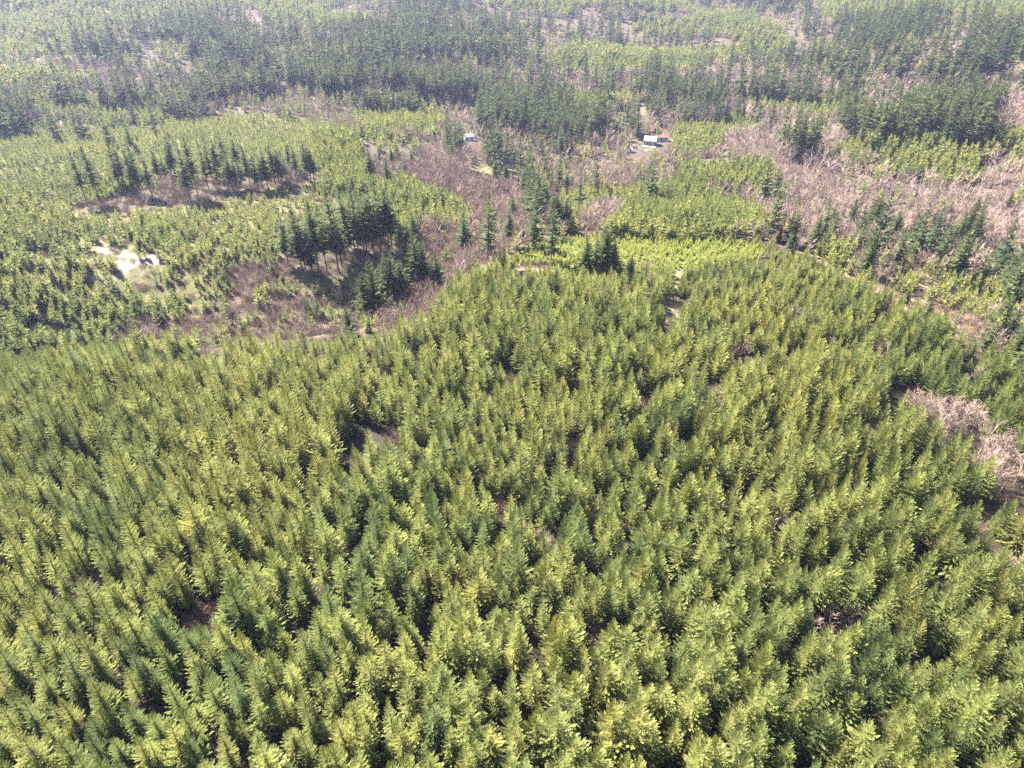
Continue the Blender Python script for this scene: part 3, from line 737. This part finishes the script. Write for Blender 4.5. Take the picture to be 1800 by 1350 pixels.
def fir_label(q):
    x, y, h, wf = q[0], q[1], q[3], q[4]
    for (gx, gy), r, f in GAPW:
        if math.hypot(x - gx, y - gy) < r + 2.4:
            return 'young fir on the rim of a %s gap in the plantation' % ('reddish brush filled' if f else 'dark shaded')
    if near_line(np.array([x]), np.array([y]), ROWL, 8)[0]: return 'young fir beside the line of leafless trees in the plantation'
    size = 'short' if h < 8.6 else 'tall' if h > 12.4 else 'middling'
    form = 'broad' if wf > 1.06 else 'slender' if wf < .94 else 'even cone shaped'
    pos = {'short': 'overtopped by its neighbours in the dense plantation', 'tall': 'rising above its neighbours in the dense plantation',
           'middling': 'level with its neighbours in the dense plantation'}[size]
    return '%s %s young green fir %s' % (size, form, pos)

def make_layer(layer, n_ind, name, label, group, cat, mass, mass_label, parts=('crown', 'trunk')):
    P = np.concatenate(ITEMS[layer])
    ind, rest = split_largest(P, n_ind)
    for q in ind:
        tree_object(name, layer, int(rng.integers(99)), q[0], q[1], q[2], q[3], q[4], rng.uniform(0, 6.28), rng.normal(0, .025, 2), fir_label(q) if layer == 'fir' else label, group, cat, parts)
    if len(rest):
        rest = rest.copy(); rest[:, 3] /= NOM[layer]
        instancer(mass, rest, joined(layer), mass_label)
    print(layer, len(ind), len(rest))

make_layer('fir', 300, 'young_fir', 'young green fir standing close among others in the dense plantation foreground', 'young firs of the plantation', 'fir',
           'fir_plantation', 'dense young fir plantation rolling up to the crest')
make_layer('bare', 300, 'bare_tree', 'leafless pinkish brown tree standing in a gap between young firs', 'leafless trees in the plantation', 'tree',
           'bare_tree_mass', 'leafless trees between young firs', ('branches', 'trunk'))
make_layer('far_fir', 0, '', '', '', '', 'far_fir_stand', 'distant even stands of young firs beyond the ravine and the crest')
make_layer('sapling', 0, '', '', '', '', 'sapling_field', 'bright yellow green field of planted saplings on the crest')
make_layer('far_tall', 120, 'far_conifer', 'dark conifer of the old forest on the far valley side', 'conifers of the far forest', 'conifer',
           'old_conifer_forest', 'dark old conifer forest covering the hazy far slopes')
make_layer('far_bare', 200, 'leafless_tree', 'leafless pinkish tree in the thickets beyond the plantation', 'leafless trees of the thickets', 'tree',
           'bare_woodland', 'pinkish leafless woodland and thickets in the valley', ('branches', 'trunk'))
B_ = np.concatenate(ITEMS['brush'])
instancer('brush_cover', B_, BRUSH, 'low brown leafless brush and dead stems over open ground')

# ------------------------------------------------------------------ houses in the valley
M_WHITE = plain('white_siding', (0.5, 0.49, 0.46)); M_WROOF = plain('white_metal_roof', (0.17, 0.17, 0.18), 0.7, 0.0)
M_DROOF = plain('dark_shingles', (0.075, 0.07, 0.07), 0.8); M_RROOF = plain('rust_roof', (0.15, 0.07, 0.05), 0.6)
M_TAN = plain('tan_siding', (0.40, 0.32, 0.24)); M_DWALL = plain('dark_siding', (0.09, 0.085, 0.09)); M_GLASS = plain('window_glass', (0.04, 0.05, 0.06), 0.12)
M_WOOD = plain('deck_boards', (0.46, 0.38, 0.32))
def part(name, build, mat, parent):
    mb = MB(); build(mb); o = bpy.data.objects.new(name, mb.mesh(name, mat)); return link(o, parent)

def house(name, px, py, w, d, hw, hr, rot, mwall, mroof, label, cat='house', deck=False):
    gx, gy = ground_at(px, py); gz = float(height(gx, gy))
    root = bpy.data.objects.new(name, None); COL.objects.link(root)
    root.location = (gx, gy, gz + 0.1); root.rotation_euler = (0, 0, rot)
    root['label'] = label; root['category'] = cat
    def walls(mb):
        mb.box(-w / 2, w / 2, -d / 2, d / 2, -2.0, hw)
        for s in (-1, 1):
            x = s * w / 2
            k = len(mb.v); mb.v += [(x, -d / 2, hw), (x, d / 2, hw), (x, 0, hw + hr)]; mb.a += [.5] * 3; mb.f.append((k, k + 1, k + 2))
    part('wall', walls, mwall, root)
    def roof(mb):
        ov = .5
        for s in (-1, 1):
            k = len(mb.v); y1 = s * (d / 2 + ov); z1 = hw - ov * hr / (d / 2)
            x0, x1 = -w / 2 - ov, w / 2 + ov
            mb.v += [(x0, 0, hw + hr + .02), (x1, 0, hw + hr + .02), (x1, y1, z1 + .02), (x0, y1, z1 + .02),
                     (x0, 0, hw + hr + .22), (x1, 0, hw + hr + .22), (x1, y1, z1 + .22), (x0, y1, z1 + .22)]; mb.a += [.5] * 8
            mb.f += [tuple(k + i for i in q) for q in ((0, 3, 2, 1), (4, 5, 6, 7), (0, 1, 5, 4), (1, 2, 6, 5), (2, 3, 7, 6), (3, 0, 4, 7))]
    rf = part('roof', roof, mroof, root)
    part('chimney', lambda mb: mb.box(w * .2, w * .2 + .7, .6, 1.3, hw + hr * .3, hw + hr + .9), mwall, rf)
    nw = max(2, int(w / 3.2)); f = -d / 2 - .05
    for i in range(nw):
        cx = -w / 2 + w * (i + .5) / nw
        if i == nw // 2:
            part('door', lambda mb: mb.box(cx - .5, cx + .5, f, f + .12, 0, 2.1), M_DROOF if mwall != M_DWALL else M_WHITE, root)
        else:
            fr = part('window', lambda mb: mb.box(cx - .85, cx + .85, f, f + .1, .85, 2.15), M_WHITE, root)
            part('pane', lambda mb: mb.box(cx - .72, cx + .72, f - .03, f + .05, .97, 2.03), M_GLASS, fr)
    if deck:
        part('deck', lambda mb: mb.box(-w / 2 - .5, w / 2 + .5, -d / 2 - 3.5, -d / 2 - .08, -1.2, -.15), M_WOOD, root)
    return root
house('valley_house', 886, 293, 12, 7, 2.6, 1.9, R(8), M_WHITE, M_DROOF, 'low white house with dark shingle roof on the yellow lawn')
house('farm_house', 1143, 254, 8.5, 7, 3.2, 2.6, R(-18), M_DWALL, M_WROOF, 'dark walled house with bright white metal roof in forest clearing', deck=True)
house('rust_roof_shed', 1161, 247, 10, 5, 2.6, 1.4, R(6), M_WHITE, M_RROOF, 'long white shed with rusty red roof beside the forest clearing yard', 'shed')
house('small_shed', 1104, 268, 5, 4, 2.3, 1.2, R(-12), M_WHITE, M_WROOF, 'little white shed among trees below the clearing', 'shed')
house('white_cabin', 824, 246, 7, 5, 2.6, 1.7, R(20), M_WHITE, M_WROOF, 'small white cabin at the edge of the purple leafless thicket', 'cabin')

# ------------------------------------------------------------------ haze
def build_haze():
    mb = MB(); mb.box(-7000, 7000, -7000, 7000, -120, 520)
    m = bpy.data.materials.new('haze_air'); m.use_nodes = True; n = m.node_tree.nodes; n.clear()
    out = n.new('ShaderNodeOutputMaterial'); v = n.new('ShaderNodeVolumePrincipled')
    v.inputs['Color'].default_value = (0.56, 0.62, 1.0, 1); v.inputs['Density'].default_value = 0.00006
    v.inputs['Anisotropy'].default_value = 0.3
    m.node_tree.links.new(v.outputs[0], out.inputs['Volume'])
    o = bpy.data.objects.new('haze', mb.mesh('haze', m)); COL.objects.link(o)
    o['kind'] = 'stuff'; o['label'] = 'thin bluish haze filling the air over the valley'
build_haze()
